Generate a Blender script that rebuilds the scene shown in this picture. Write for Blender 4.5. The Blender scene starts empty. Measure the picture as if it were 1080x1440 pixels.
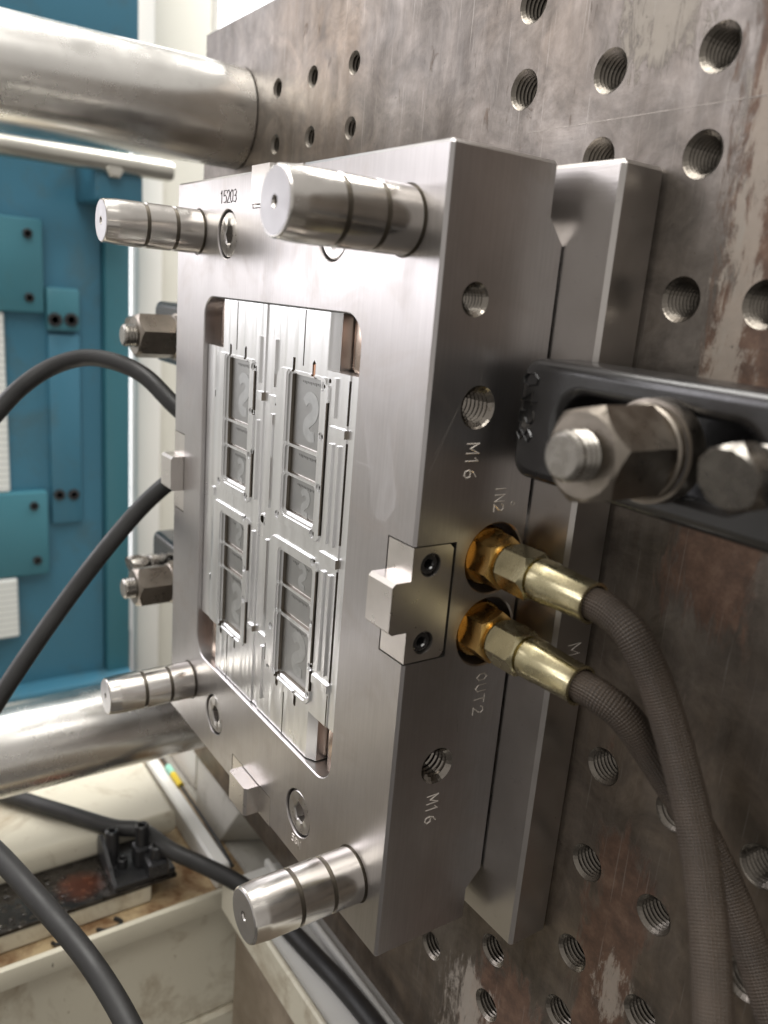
import bpy, bmesh, math, random
from mathutils import Vector, Matrix
from mathutils.geometry import delaunay_2d_cdt
random.seed(7)
PI = math.pi
S = bpy.context.scene
COL = S.collection

# ------------------------------------------------------------------ camera
# axes: X across the mould face (right is +), Y into the machine platen, Z up.  metres.
cam_d = bpy.data.cameras.new("camera")
cam = bpy.data.objects.new("camera", cam_d); COL.objects.link(cam)
rx = Vector((0.56056, 0.824143, 0.081004)); dn = Vector((0.256438, -0.079744, -0.963266)); fw = Vector((-0.787409, 0.56074, -0.256042))
M = Matrix.Identity(4)
for i in range(3):
    M[i][0] = rx[i]; M[i][1] = -dn[i]; M[i][2] = -fw[i]
M[0][3], M[1][3], M[2][3] = 0.24488, -0.19058, 0.29533
cam.matrix_world = M
cam_d.sensor_fit = 'VERTICAL'; cam_d.sensor_height = 36.0; cam_d.lens = 1143.43 / 1440 * 36
cam_d.clip_start = 0.01; cam_d.clip_end = 60
cam_d.dof.use_dof = True; cam_d.dof.focus_distance = 0.40; cam_d.dof.aperture_fstop = 8.0
S.camera = cam

# ------------------------------------------------------------------ world, lamps, exposure
W = bpy.data.worlds.new("World"); S.world = W; W.use_nodes = True
W.node_tree.nodes["Background"].inputs[0].default_value = (1.0, 0.955, 0.905, 1)
W.node_tree.nodes["Background"].inputs[1].default_value = 0.54

def area(name, loc, target, sx, sy, power, col=(1, 1, 1)):
    d = bpy.data.lights.new(name, 'AREA'); d.shape = 'RECTANGLE'; d.size = sx; d.size_y = sy; d.energy = power; d.color = col
    o = bpy.data.objects.new(name, d); COL.objects.link(o); o.location = loc
    o.rotation_euler = (Vector(target) - Vector(loc)).to_track_quat('-Z', 'Y').to_euler()
    return o
area("workshop_window_lamp", (-1.75, -1.35, 0.95), (-0.1, 0, 0.25), 1.6, 1.4, 31, (0.96, 0.94, 1.0))
area("workshop_ceiling_lamp", (-0.55, -0.25, 2.1), (-0.45, 0.0, 0.0), 1.8, 0.9, 50, (1.0, 0.98, 0.94))
area("column_fill_lamp", (-0.9, 1.4, 2.0), (-1.0, 0.3, 0.3), 1.2, 1.0, 50, (1.0, 0.98, 0.94))  # added lamp, unseen, brightens the column and back wall

area("clamp_fill_lamp", (0.9, -0.5, 2.1), (0.1, 0.0, 0.2), 1.2, 0.5, 16, (1.0, 0.98, 0.94))  # added fill behind the camera, for a highlight on the clamp's top edge

S.view_settings.view_transform = 'Standard'; S.view_settings.look = 'None'
S.view_settings.exposure = 0.0; S.view_settings.gamma = 1.0; S.view_settings.use_curve_mapping = False
S.render.engine = 'CYCLES'
S.cycles.max_bounces = 8; S.cycles.glossy_bounces = 5; S.cycles.diffuse_bounces = 3

# ------------------------------------------------------------------ materials
def newmat(name):
    m = bpy.data.materials.new(name); m.use_nodes = True
    nt = m.node_tree; b = nt.nodes["Principled BSDF"]
    return m, nt, b
class NT:
    """small node-building helper"""
    def __init__(s, nt): s.nt = nt; s.tc = nt.nodes.new('ShaderNodeTexCoord')
    def n(s, t, **kw):
        x = s.nt.nodes.new(t)
        for k, v in kw.items(): setattr(x, k, v)
        return x
    def link(s, a, b): s.nt.links.new(a, b)
    def coord(s, scale=(1, 1, 1), loc=(0, 0, 0), out='Object'):
        mp = s.n('ShaderNodeMapping'); mp.inputs['Scale'].default_value = scale; mp.inputs['Location'].default_value = loc
        s.link(s.tc.outputs[out], mp.inputs[0]); return mp.outputs[0]
    def noise(s, scale, detail=4, rough=.55, vec=None, dist=0):
        x = s.n('ShaderNodeTexNoise'); x.inputs['Scale'].default_value = scale; x.inputs['Detail'].default_value = detail
        x.inputs['Roughness'].default_value = rough; x.inputs['Distortion'].default_value = dist
        s.link(vec if vec is not None else s.tc.outputs['Object'], x.inputs['Vector']); return x.outputs['Fac']
    def ramp(s, fac, stops, interp='LINEAR'):
        r = s.n('ShaderNodeValToRGB'); r.color_ramp.interpolation = interp
        e = r.color_ramp.elements
        while len(e) < len(stops): e.new(0.5)
        for el, (p, c) in zip(e, stops):
            el.position = p; el.color = (c, c, c, 1) if isinstance(c, (int, float)) else (c[0], c[1], c[2], 1)
        s.link(fac, r.inputs[0]); return r.outputs[0]
    def mix(s, fac, a, b, mode='MIX'):
        m = s.n('ShaderNodeMix', data_type='RGBA', blend_type=mode)
        for sock, v in ((m.inputs[0], fac), (m.inputs[6], a), (m.inputs[7], b)):
            if isinstance(v, (int, float)): sock.default_value = v
            elif isinstance(v, tuple): sock.default_value = (v[0], v[1], v[2], 1)
            else: s.link(v, sock)
        return m.outputs[2]
    def math(s, op, a, b=None, c=None, clamp=False):
        m = s.n('ShaderNodeMath', operation=op, use_clamp=clamp)
        for i, v in enumerate((a, b, c)):
            if v is None: continue
            if isinstance(v, (int, float)): m.inputs[i].default_value = v
            else: s.link(v, m.inputs[i])
        return m.outputs[0]
    def sep(s, vec=None):
        x = s.n('ShaderNodeSeparateXYZ'); s.link(vec if vec is not None else s.tc.outputs['Object'], x.inputs[0]); return x.outputs
    def bump(s, height, strength, dist=0.001, normal=None):
        x = s.n('ShaderNodeBump'); x.inputs['Strength'].default_value = strength; x.inputs['Distance'].default_value = dist
        s.link(height, x.inputs['Height'])
        if normal is not None: s.link(normal, x.inputs['Normal'])
        return x.outputs[0]
def setin(nt, b, **kw):
    for k, v in kw.items():
        sock = b.inputs[k.replace('_', ' ')]
        if isinstance(v, (int, float)): sock.default_value = v
        elif isinstance(v, tuple): sock.default_value = (*v, 1) if len(v) == 3 else v
        else: nt.links.new(v, sock)

def metal(name, col, rough, var=.06, nscale=40, grind=(0, 0, 0), gstr=0.0, spots=0.0, aniso=0.0, metallic=1.0):
    m, nt, b = newmat(name); N = NT(nt)
    big = N.noise(nscale, 5, .6)
    c = N.ramp(big, [(.3, tuple(x * (1 - var * 2.0) for x in col)), (.7, tuple(min(1, x * (1 + var)) for x in col))])
    r = N.ramp(N.noise(nscale * 2.3, 6, .65), [(.3, max(.02, rough - var)), (.72, rough + var)])
    if spots:
        sp = N.ramp(N.noise(nscale * 7, 8, .75), [(.60, 0.), (.70, spots)])
        c = N.mix(sp, c, tuple(x * .35 for x in col)); r = N.math('ADD', r, N.math('MULTIPLY', sp, .3))
    setin(nt, b, Base_Color=c, Roughness=r, Metallic=metallic)
    if gstr:
        g = N.noise(1, 3, .6, N.coord(grind)); setin(nt, b, Normal=N.bump(g, gstr, .0004))
    if aniso: b.inputs['Anisotropic'].default_value = aniso
    return m
def paint(name, col, rough=.45, dirt=(.25, .2, .14), amount=.5, dscale=9, low=.52, high=.72, bump=.08):
    m, nt, b = newmat(name); N = NT(nt)
    d = N.ramp(N.noise(dscale, 7, .65, dist=.4), [(low, 0.), (high, amount)])
    v = N.ramp(N.noise(dscale * .35, 3), [(.3, tuple(x * .9 for x in col)), (.7, col)])
    fine = N.ramp(N.noise(dscale * 9, 5, .7), [(.66, 0.), (.72, amount)])
    c = N.mix(N.math('MAXIMUM', d, fine), v, dirt)
    setin(nt, b, Base_Color=c, Roughness=N.ramp(d, [(0., rough), (1., min(1, rough + .3))]), Normal=N.bump(N.noise(dscale * 14, 3), bump, .001))
    return m

MAT = {}
# ground mould steel, with the dried watermark left on the face beside the pocket
def mould_steel():
    m, nt, b = newmat('ground_mould_steel'); N = NT(nt)
    col = (.60, .575, .565)
    big = N.noise(14, 4, .6)
    c = N.ramp(big, [(.3, (.475, .45, .44)), (.7, (.56, .54, .535))])
    fine = N.ramp(N.noise(1, 4, .7, N.coord((900, 900, 30))), [(.35, .90), (.65, 1.0)])
    c = N.mix(1.0, c, fine, 'MULTIPLY')
    r = N.ramp(N.noise(9, 3, .5), [(.3, .31), (.72, .37)])
    o = N.sep()
    # watermark: a rounded band running down the face beside the pocket, with an open eye at its foot
    t = N.math('DIVIDE', N.math('SUBTRACT', .263, o[2]), .046, clamp=True)
    cx = N.math('ADD', -.0405, N.math('MULTIPLY', t, .0155))
    dx = N.math('SUBTRACT', o[0], cx)
    zc = N.math('SUBTRACT', o[2], N.math('SUBTRACT', .263, N.math('MULTIPLY', t, .046)))
    dist = N.math('SQRT', N.math('ADD', N.math('MULTIPLY', dx, dx), N.math('MULTIPLY', N.math('MULTIPLY', zc, zc), .55)))
    dist = N.math('ADD', dist, N.math('MULTIPLY', N.math('SUBTRACT', N.noise(180, 4), .5), .003))
    band = N.ramp(N.math('MULTIPLY', dist, 100), [(.0, .55), (.6, .6), (.95, 1.), (1.02, .1), (1.2, 0.)])
    front = N.math('LESS_THAN', o[1], .0015)
    band = N.math('MULTIPLY', N.math('MULTIPLY', band, front), N.ramp(t, [(.05, .0), (.5, .6), (.85, 1.)]))
    band = N.math('MULTIPLY', band, N.ramp(N.noise(1, 6, .7, N.coord((160, 160, 40))), [(.35, .15), (.62, 1.)]))
    c = N.mix(N.math('MULTIPLY', band, .14), c, (.80, .80, .80)); r = N.math('ADD', r, N.math('MULTIPLY', band, .09))
    smear = N.ramp(N.noise(1, 3, .5, N.coord((40, 40, 6))), [(.5, 0.), (.8, .07)])
    r = N.math('ADD', r, smear)
    film = N.ramp(N.noise(22, 5, .62, dist=1.5), [(.50, 0.), (.68, 1.)])
    c = N.mix(N.math('MULTIPLY', film, .24), c, (.36, .30, .25)); r = N.math('ADD', r, N.math('MULTIPLY', film, .05))
    scr = N.ramp(N.noise(1, 2, .5, N.coord((9, 9, 1500))), [(.70, 0.), (.74, .12)])
    r = N.math('ADD', r, scr)
    setin(nt, b, Base_Color=c, Roughness=r, Metallic=1.0, Normal=N.bump(N.noise(1, 3, .6, N.coord((1400, 1400, 60))), .05, .0003))
    return m
MAT['mould'] = mould_steel()
def insert_steel():
    m, nt, b = newmat('milled_insert_steel'); N = NT(nt)
    bands = N.noise(1, 1, .4, N.coord((190, 3, 3)))
    fine = N.noise(1, 2, .5, N.coord((1500, 1500, 160)))
    c = N.ramp(bands, [(.3, (.80, .80, .795)), (.7, (.89, .89, .89))])
    r = N.ramp(N.noise(25, 2, .5), [(.3, .27), (.7, .33)])
    nb = N.bump(bands, .85, .0008)
    setin(nt, b, Base_Color=c, Roughness=r, Metallic=1.0, Normal=nb); return m
MAT['insert'] = insert_steel()
MAT['wall_shade'] = metal('shaded_wall_steel', (.30, .265, .225), .36, .06, 90)  # dark brown standing in for the shade on recess walls
MAT['cavity'] = metal('etched_cavity_steel', (.38, .38, .37), .40, .03, 90, (600, 600, 600), .15)
MAT['etch'] = metal('frosted_etching', (.46, .465, .455), .46, .05, 200)
MAT['pin'] = metal('polished_pin_steel', (.68, .65, .61), .21, .06, 30, (1500, 25, 1500), .05, .10)
MAT['pin_groove'] = metal('pin_groove_steel', (.12, .105, .085), .45, .05, 60)
MAT['pin_end'] = metal('turned_pin_end', (.40, .39, .395), .42, .05, 60)
MAT['screw'] = metal('screw_steel', (.52, .50, .48), .30, .05, 90)
MAT['black_oxide'] = metal('black_oxide_steel', (.020, .019, .019), .24, .05, 60, (300, 300, 300), .1, .0, 0, .15)
MAT['black_oxide'].node_tree.nodes['Principled BSDF'].inputs['IOR'].default_value = 1.75
MAT['lock'] = metal('interlock_steel', (.72, .68, .64), .30, .04, 60)
MAT['clamp_plate'] = metal('clamp_plate_steel', (.56, .53, .505), .33, .06, 18, (60, 60, 900), .08, .25)
MAT['thread'] = metal('cut_thread_steel', (.27, .245, .215), .22, .08, 90)  # colour darkened for the shade inside the tapped holes
MAT['dark_thread'] = metal('oily_thread_steel', (.20, .18, .155), .34, .1, 90)
MAT['stamp'] = metal('stamped_letter_edge', (.62, .57, .51), .42, .04, 90, (0, 0, 0), 0, .5, 0, .5)
MAT['tick'] = metal('fine_etched_ticks', (.20, .20, .19), .5, .04, 90)
MAT['ink'] = metal('dark_engraving', (.10, .095, .09), .5, .04, 90)
MAT['tie'] = metal('chromed_tie_bar', (.86, .84, .80), .27, .07, 9, (120, 8, 120), .06, .12)
MAT['brass'] = metal('brass', (.66, .43, .16), .30, .12, 60, (200, 200, 200), .08, .4)
MAT['pale_brass'] = metal('pale_plated_brass', (.60, .54, .34), .27, .07, 60, (0, 0, 0), 0, .12)
MAT['nut'] = metal('worn_nut_steel', (.30, .265, .225), .34, .14, 45, (400, 400, 400), .15, .4)
MAT['stud'] = metal('stud_steel', (.33, .31, .28), .28, .1, 90, (0, 0, 0), 0, .2)
MAT['chrome_rod'] = metal('dull_rod_steel', (.62, .60, .54), .34, .06, 12)

def platen_mat():
    m, nt, b = newmat('oily_rusty_platen_steel'); N = NT(nt); o = N.sep()
    base = N.ramp(N.noise(11, 8, .68, dist=.6), [(.30, (.085, .070, .056)), (.5, (.165, .143, .122)), (.70, (.255, .232, .208))])
    streak = N.noise(1, 6, .65, N.coord((75, 75, 10)))
    cloud = N.ramp(N.noise(34, 9, .72, dist=1.0), [(.36, .48), (.5, .86), (.66, 1.35)])
    base = N.mix(1.0, base, cloud, 'MULTIPLY')
    warm = N.ramp(N.noise(4.5, 3, .5, N.coord((1, 1, 1), (2.3, 0, 1.1))), [(.40, (1.0, 1.0, 1.02)), (.58, (1.06, .90, .72))])
    base = N.mix(1.0, base, warm, 'MULTIPLY')
    base = N.mix(.35, base, N.ramp(streak, [(.32, (.085, .070, .056)), (.68, (.26, .235, .21))]))
    # rust runs below the lifting holes: two stripes along Z and a patch near the upper right
    def stripe(x0, w, z0, z1, soft=.03):
        a = N.math('ABSOLUTE', N.math('SUBTRACT', o[0], x0))
        a = N.math('SUBTRACT', 1., N.math('DIVIDE', a, w), clamp=True)
        zz = N.math('MULTIPLY', N.math('DIVIDE', N.math('SUBTRACT', o[2], z0), soft, clamp=True), N.math('DIVIDE', N.math('SUBTRACT', z1, o[2]), soft, clamp=True))
        return N.math('MULTIPLY', a, zz)
    st = N.math('MAXIMUM', stripe(.076, .030, .17, .43), stripe(.062, .026, -.20, .088))
    st = N.math('MAXIMUM', st, stripe(.010, .045, -.2, -.03))
    rn = N.noise(1, 8, .72, N.coord((120, 120, 34)), .6)
    rust = N.ramp(N.math('ADD', N.math('MULTIPLY', st, .40), N.math('MULTIPLY', rn, .80)), [(.50, 0.), (.60, 1.)])
    rustcol = N.ramp(N.noise(120, 6, .7), [(.3, (.060, .032, .020)), (.52, (.135, .072, .045)), (.68, (.20, .12, .08)), (.8, (.36, .27, .19))])
    c = N.mix(N.math('MULTIPLY', rust, .85), base, rustcol)
    # pale dried coolant scale
    sc = N.math('MAXIMUM', stripe(.012, .045, .375, .47, .02), stripe(.064, .022, .24, .40, .02))
    sc = N.math('MAXIMUM', sc, N.math('MAXIMUM', stripe(.066, .02, -.03, .03, .02), stripe(-.02, .045, -.16, -.05, .02)))
    sn = N.noise(1, 9, .80, N.coord((170, 170, 48)), .5)
    scale = N.ramp(N.math('ADD', N.math('MULTIPLY', sc, .27), N.math('MULTIPLY', sn, .70)), [(.51, 0.), (.57, 1.)])
    c = N.mix(N.math('MULTIPLY', scale, .6), c, (.47, .42, .36))
    fleck = N.ramp(N.noise(210, 5, .7), [(.64, 0.), (.70, .6)])
    c = N.mix(fleck, c, (.07, .06, .05))
    def scratch(ang, seed):
        mp = N.n('ShaderNodeMapping'); mp.inputs['Rotation'].default_value = (0, ang, 0); mp.inputs['Scale'].default_value = (900, 1, 16); mp.inputs['Location'].default_value = (seed, 0, 0)
        N.link(N.tc.outputs['Object'], mp.inputs[0]); return N.ramp(N.noise(1, 2, .5, mp.outputs[0]), [(.69, 0.), (.73, 1.)])
    sc2 = N.math('MAXIMUM', scratch(.5, 1.), N.math('MAXIMUM', scratch(1.9, 5.), scratch(1.2, 9.)))
    c = N.mix(N.math('MULTIPLY', sc2, .30), c, (.42, .39, .35))
    dull = N.math('MAXIMUM', rust, scale)
    r = N.math('ADD', N.ramp(N.noise(26, 6, .7), [(.3, .30), (.7, .52)]), N.math('MULTIPLY', dull, .3))
    met = N.math('SUBTRACT', .72, N.math('MULTIPLY', dull, .6))
    hb = N.math('ADD', N.noise(90, 8, .7), N.math('MULTIPLY', dull, .7))
    setin(nt, b, Base_Color=c, Roughness=r, Metallic=met, Normal=N.bump(hb, .28, .0009))
    return m
MAT['platen'] = platen_mat()

def hose_mat():
    m, nt, b = newmat('braided_hose'); N = NT(nt)
    uv = N.sep(N.tc.outputs['UV'])
    a = N.math('MULTIPLY', uv[0], 2 * PI * 16); k = N.math('MULTIPLY', N.math('ADD', uv[1], N.math('MULTIPLY', N.noise(60, 2), .0012)), 2 * PI * 450)
    w1 = N.math('SINE', N.math('ADD', a, k)); w2 = N.math('SINE', N.math('SUBTRACT', a, k))
    h = N.math('MULTIPLY', w1, w2)
    h01 = N.math('MULTIPLY_ADD', h, .5, .5)
    c = N.ramp(h01, [(.1, (.021, .015, .010)), (.6, (.060, .043, .030)), (1., (.095, .071, .051))])
    c = N.mix(N.ramp(N.noise(45, 5), [(.4, 0.), (.75, .5)]), c, (.115, .082, .058))
    setin(nt, b, Base_Color=c, Roughness=.48, Normal=N.bump(h01, .85, .0007)); return m
MAT['hose'] = hose_mat()
def rubber(name, col, r=.42):
    m, nt, b = newmat(name); N = NT(nt)
    c = N.ramp(N.noise(30, 6, .7), [(.35, col), (.75, tuple(x * 1.8 + .004 for x in col))])
    setin(nt, b, Base_Color=c, Roughness=N.ramp(N.noise(50, 5), [(.3, r - .08), (.7, r + .12)]), Normal=N.bump(N.noise(160, 4), .1, .0006)); return m
MAT['rubber'] = rubber('black_rubber', (.014, .0135, .013), .5)
MAT['blackmetal'] = rubber('oily_black_iron', (.018, .018, .019), .28)
MAT['blue'] = paint('blue_machine_paint', (.045, .165, .245), .42, (.06, .10, .11), .75, 11, .52, .76, .05)
MAT['blue_light'] = paint('lighter_blue_paint', (.05, .185, .235), .42, (.07, .10, .10), .4, 9, .6, .8, .05)
MAT['cream'] = paint('cream_machine_paint', (.66, .62, .50), .42, (.24, .165, .085), .8, 18, .53, .72, .06)
MAT['white'] = paint('white_panel_paint', (.78, .77, .73), .5, (.5, .48, .44), .3, 5, .6, .8, .03)
MAT['offwhite'] = paint('off_white_column_paint', (.76, .745, .67), .5, (.5, .46, .36), .3, 5, .6, .8, .03)
MAT['grime'] = paint('rust_stained_cream', (.50, .38, .22), .45, (.15, .070, .025), .95, 30, .38, .62, .2)
MAT['dirty_white'] = paint('dirty_white_casting', (.50, .48, .43), .6, (.22, .19, .15), .6, 60, .54, .74, .35)
MAT['chipped'] = paint('chipped_cream_edge', (.66, .62, .50), .42, (.10, .08, .06), .9, 60, .66, .70, .06)
MAT['web_shade'] = paint('brown_shaded_web', (.34, .28, .21), .55, (.16, .12, .08), .7, 14, .45, .7, .1)  # shade on the beam's side put into the brown colour, plus dirt
def wet_rail():
    m, nt, b = newmat('wet_oily_rail_steel'); N = NT(nt); o = N.sep()
    c = N.ramp(N.noise(36, 7, .7), [(.3, (.020, .017, .014)), (.7, (.10, .09, .08))])
    ry = N.math('DIVIDE', N.math('SUBTRACT', o[1], -.050), .026); rx_ = N.math('DIVIDE', N.math('SUBTRACT', o[0], -.328), .024)
    rad = N.math('SQRT', N.math('ADD', N.math('MULTIPLY', ry, ry), N.math('MULTIPLY', rx_, rx_)))
    red = N.math('MULTIPLY', N.math('SUBTRACT', 1., rad, clamp=True), N.math('MULTIPLY_ADD', N.noise(70, 6, .7), 1.2, .1))
    c = N.mix(N.ramp(red, [(.12, 0.), (.50, .8)]), c, (.21, .070, .038))
    v = N.n('ShaderNodeTexVoronoi'); v.inputs['Scale'].default_value = 170; N.link(N.tc.outputs['Object'], v.inputs['Vector'])
    drops = N.ramp(v.outputs['Distance'], [(.1, 1.), (.42, 0.)])
    setin(nt, b, Base_Color=c, Roughness=.12, Metallic=.6, Normal=N.bump(drops, .35, .0015)); return m
MAT['wet'] = wet_rail()
def scale_mat():
    m, nt, b = newmat('printed_height_scale'); N = NT(nt); o = N.sep()
    tick = N.math('LESS_THAN', N.math('FRACT', N.math('MULTIPLY', o[2], 110)), .25)
    c = N.mix(N.math('MULTIPLY', tick, .4), (.74, .76, .74), (.25, .27, .27))
    setin(nt, b, Base_Color=c, Roughness=.35); return m
MAT['scale'] = scale_mat()
def plain(name, col, r=.5, e=0, ecol=None):
    m, nt, b = newmat(name); N = NT(nt)
    c = N.ramp(N.noise(12, 4), [(.3, tuple(x * .93 for x in col)), (.7, col)])
    setin(nt, b, Base_Color=c, Roughness=r)
    if e: setin(nt, b, Emission_Color=ecol or col, Emission_Strength=e)
    return m
MAT['window'] = plain('daylit_window_glass', (.9, .92, .95), .3, 1.25, (1., 1., 1.))
MAT['yellow'] = plain('yellow_tape', (.75, .55, .03), .4)
MAT['green'] = plain('pale_green_tape', (.3, .62, .50), .4)
MAT['copper'] = metal('copper_pin', (.75, .42, .28), .3, .05, 90)
MAT['bronze'] = metal('brown_steel_wear_block', (.46, .36, .30), .24, .06, 60)
_m, _nt, _b = newmat('coolant_droplet'); setin(_nt, _b, Base_Color=(.9, .9, .88), Roughness=.05, IOR=1.35); _b.inputs['Transmission Weight'].default_value = 1.0; MAT['droplet'] = _m
MAT['hole'] = plain('dark_hole', (.008, .008, .008), .8)
MAT['floor'] = plain('grey_workshop_floor', (.09, .085, .08), .6)

# ------------------------------------------------------------------ mesh helpers
class MB:
    def __init__(s): s.bm = bmesh.new(); s.uv = None
    def face(s, pts):
        try: return s.bm.faces.new([s.bm.verts.new(p) for p in pts])
        except ValueError: return None
    def box(s, x0, x1, y0, y1, z0, z1, bev=0, seg=1):
        r = bmesh.ops.create_cube(s.bm, size=1.0); vs = r['verts']
        for v in vs: v.co = Vector(((x0 + x1) / 2 + v.co.x * (x1 - x0), (y0 + y1) / 2 + v.co.y * (y1 - y0), (z0 + z1) / 2 + v.co.z * (z1 - z0)))
        if bev:
            es = list({e for v in vs for e in v.link_edges})
            bmesh.ops.bevel(s.bm, geom=es, offset=bev, segments=seg, affect='EDGES', profile=.5)
        return s
    def sheet(s, outline, holes, fn, drop=None):
        """flat sheet with holes; 2D loops mapped to 3D by fn"""
        verts = []; edges = []
        def add(loop):
            b = len(verts); verts.extend(Vector(p) for p in loop); n = len(loop)
            edges.extend((b + i, b + (i + 1) % n) for i in range(n))
        add(outline)
        for h in holes: add(h)
        vo, _, fo, _, _, _ = delaunay_2d_cdt(verts, edges, [], 0, 1e-7)
        def inside(p, loop):
            c = False; n = len(loop)
            for i in range(n):
                x1, y1 = loop[i]; x2, y2 = loop[(i + 1) % n]
                if (y1 > p[1]) != (y2 > p[1]) and p[0] < (x2 - x1) * (p[1] - y1) / (y2 - y1) + x1: c = not c
            return c
        bv = [s.bm.verts.new(fn(p[0], p[1])) for p in vo]
        for f in fo:
            c = sum((vo[i] for i in f), Vector((0, 0))) / len(f)
            if not inside(c, outline) or any(inside(c, h) for h in holes): continue
            s.bm.faces.new([bv[i] for i in f])
        return s
    def strip(s, A, B, closed=True):
        n = len(A); a = [s.bm.verts.new(p) for p in A]; b = [s.bm.verts.new(p) for p in B]
        for i in range(n if closed else n - 1):
            j = (i + 1) % n; s.bm.faces.new((a[i], a[j], b[j], b[i]))
        return s
    def rings(s, loops, cap0=False, cap1=False):
        vs = [[s.bm.verts.new(p) for p in L] for L in loops]; n = len(vs[0])
        for a, b in zip(vs, vs[1:]):
            for i in range(n):
                j = (i + 1) % n; s.bm.faces.new((a[i], a[j], b[j], b[i]))
        if cap0: s.bm.faces.new(vs[0][::-1])
        if cap1: s.bm.faces.new(vs[-1])
        return s
    def lathe(s, prof, c=(0, 0, 0), axis='Y', n=32, cap0=True, cap1=True):
        """prof: list of (distance along axis, radius)"""
        L = []
        for t, r in prof:
            ring = []
            for i in range(n):
                a = 2 * PI * i / n; u, w = r * math.cos(a), r * math.sin(a)
                p = {'Y': (u, t, w), 'X': (t, u, w), 'Z': (u, w, t)}[axis]
                ring.append((p[0] + c[0], p[1] + c[1], p[2] + c[2]))
            L.append(ring)
        return s.rings(L, cap0, cap1)
    def hexa(s, t0, t1, ap, c=(0, 0, 0), axis='Y', rot=0, ch=.12):
        """hexagon prism with turned (chamfered) ends"""
        def ring(t, kind):
            out = []
            for i in range(24):
                a = 2 * PI * i / 24; loc = (a % (PI / 3)) - PI / 6
                rh = ap / math.cos(loc)
                if kind == 0: r = ap * .93; tt = t
                else: r = rh; over = (rh - ap) / ap; tt = t + (kind * ap * ch * (.25 + over * 6.5))
                u, w = r * math.cos(a + rot), r * math.sin(a + rot)
                p = {'Y': (u, tt, w), 'X': (tt, u, w), 'Z': (u, w, tt)}[axis]
                out.append((p[0] + c[0], p[1] + c[1], p[2] + c[2]))
            return out
        return s.rings([ring(t0, 0), ring(t0, 1), ring(t1, -1), ring(t1, 0)], True, True)
    def tube(s, pts, r, n=16, sub=8, caps=True):
        P = [Vector(p) for p in pts]; Q = []
        for i in range(len(P) - 1):
            p0, p1, p2, p3 = P[max(i - 1, 0)], P[i], P[i + 1], P[min(i + 2, len(P) - 1)]
            for k in range(sub):
                t = k / sub
                Q.append(.5 * ((2 * p1) + (-p0 + p2) * t + (2 * p0 - 5 * p1 + 4 * p2 - p3) * t * t + (-p0 + 3 * p1 - 3 * p2 + p3) * t ** 3))
        Q.append(P[-1])
        uvl = s.bm.loops.layers.uv.verify()
        T = [(Q[min(i + 1, len(Q) - 1)] - Q[max(i - 1, 0)]).normalized() for i in range(len(Q))]
        up = Vector((0, 0, 1)) if abs(T[0].z) < .9 else Vector((1, 0, 0))
        nrm = (up - T[0] * up.dot(T[0])).normalized(); R = []; D = [0]
        for i, q in enumerate(Q):
            nrm = (nrm - T[i] * nrm.dot(T[i])).normalized(); bn = T[i].cross(nrm)
            R.append([s.bm.verts.new(q + r * (nrm * math.cos(2 * PI * k / n) + bn * math.sin(2 * PI * k / n))) for k in range(n)])
            if i: D.append(D[-1] + (q - Q[i - 1]).length)
        for i in range(len(Q) - 1):
            for k in range(n):
                j = (k + 1) % n
                f = s.bm.faces.new((R[i][k], R[i][j], R[i + 1][j], R[i + 1][k]))
                for lp, (u, v) in zip(f.loops, ((k / n, D[i]), ((k + 1) / n, D[i]), ((k + 1) / n, D[i + 1]), (k / n, D[i + 1]))): lp[uvl].uv = (u, v)
        if caps: s.bm.faces.new(R[0][::-1]); s.bm.faces.new(R[-1])
        return s
    def prism(s, loop, fn, h0, h1):
        """closed 2D loop extruded between heights h0,h1; fn(a,b,h)->3D"""
        A = [fn(a, b, h0) for a, b in loop]; B = [fn(a, b, h1) for a, b in loop]
        return s.rings([A, B], True, True)
    def mesh(s, name, mat, smooth=32, recalc=True):
        if recalc: bmesh.ops.recalc_face_normals(s.bm, faces=s.bm.faces)
        me = bpy.data.meshes.new(name); s.bm.to_mesh(me); s.bm.free()
        me.materials.append(MAT[mat] if isinstance(mat, str) else mat)
        if smooth:
            me.polygons.foreach_set('use_smooth', [True] * len(me.polygons)); me.set_sharp_from_angle(angle=math.radians(smooth))
        return me
    def build(s, name, mat, parent=None, smooth=32, loc=None):
        return put(name, s.mesh(name, mat, smooth), parent, loc)
ROOTS = {}
def put(name, me, parent=None, loc=None):
    o = bpy.data.objects.new(name, me); COL.objects.link(o)
    if parent is not None:
        o.parent = parent; o.matrix_parent_inverse = Matrix.Translation(-ROOTS[parent.name])
    if loc is not None: o.location = loc
    ROOTS[o.name] = (ROOTS[parent.name] if parent is not None else Vector((0, 0, 0))) * 0 + (Vector(loc) if loc is not None else Vector((0, 0, 0)))
    return o
def sub(o):   # children of a located part keep world coordinates too
    return o
def thing(name, label, cat, loc, group=None):
    o = bpy.data.objects.new(name, None); COL.objects.link(o); o.location = loc; o.empty_display_size = .02
    ROOTS[o.name] = Vector(loc); o['label'] = label; o['category'] = cat
    if group: o['group'] = group
    return o
def tag(o, label, cat, group=None):
    o['label'] = label; o['category'] = cat
    if group: o['group'] = group
    return o
def circ(cx, cy, r, n=32): return [(cx + r * math.cos(2 * PI * i / n), cy + r * math.sin(2 * PI * i / n)) for i in range(n)]
def rrect(x0, x1, y0, y1, r, n=8):
    out = []
    for cx, cy, a0 in ((x1 - r, y1 - r, 0), (x0 + r, y1 - r, PI / 2), (x0 + r, y0 + r, PI), (x1 - r, y0 + r, 1.5 * PI)):
        for i in range(n + 1): a = a0 + PI / 2 * i / n; out.append((cx + r * math.cos(a), cy + r * math.sin(a)))
    return out
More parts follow.
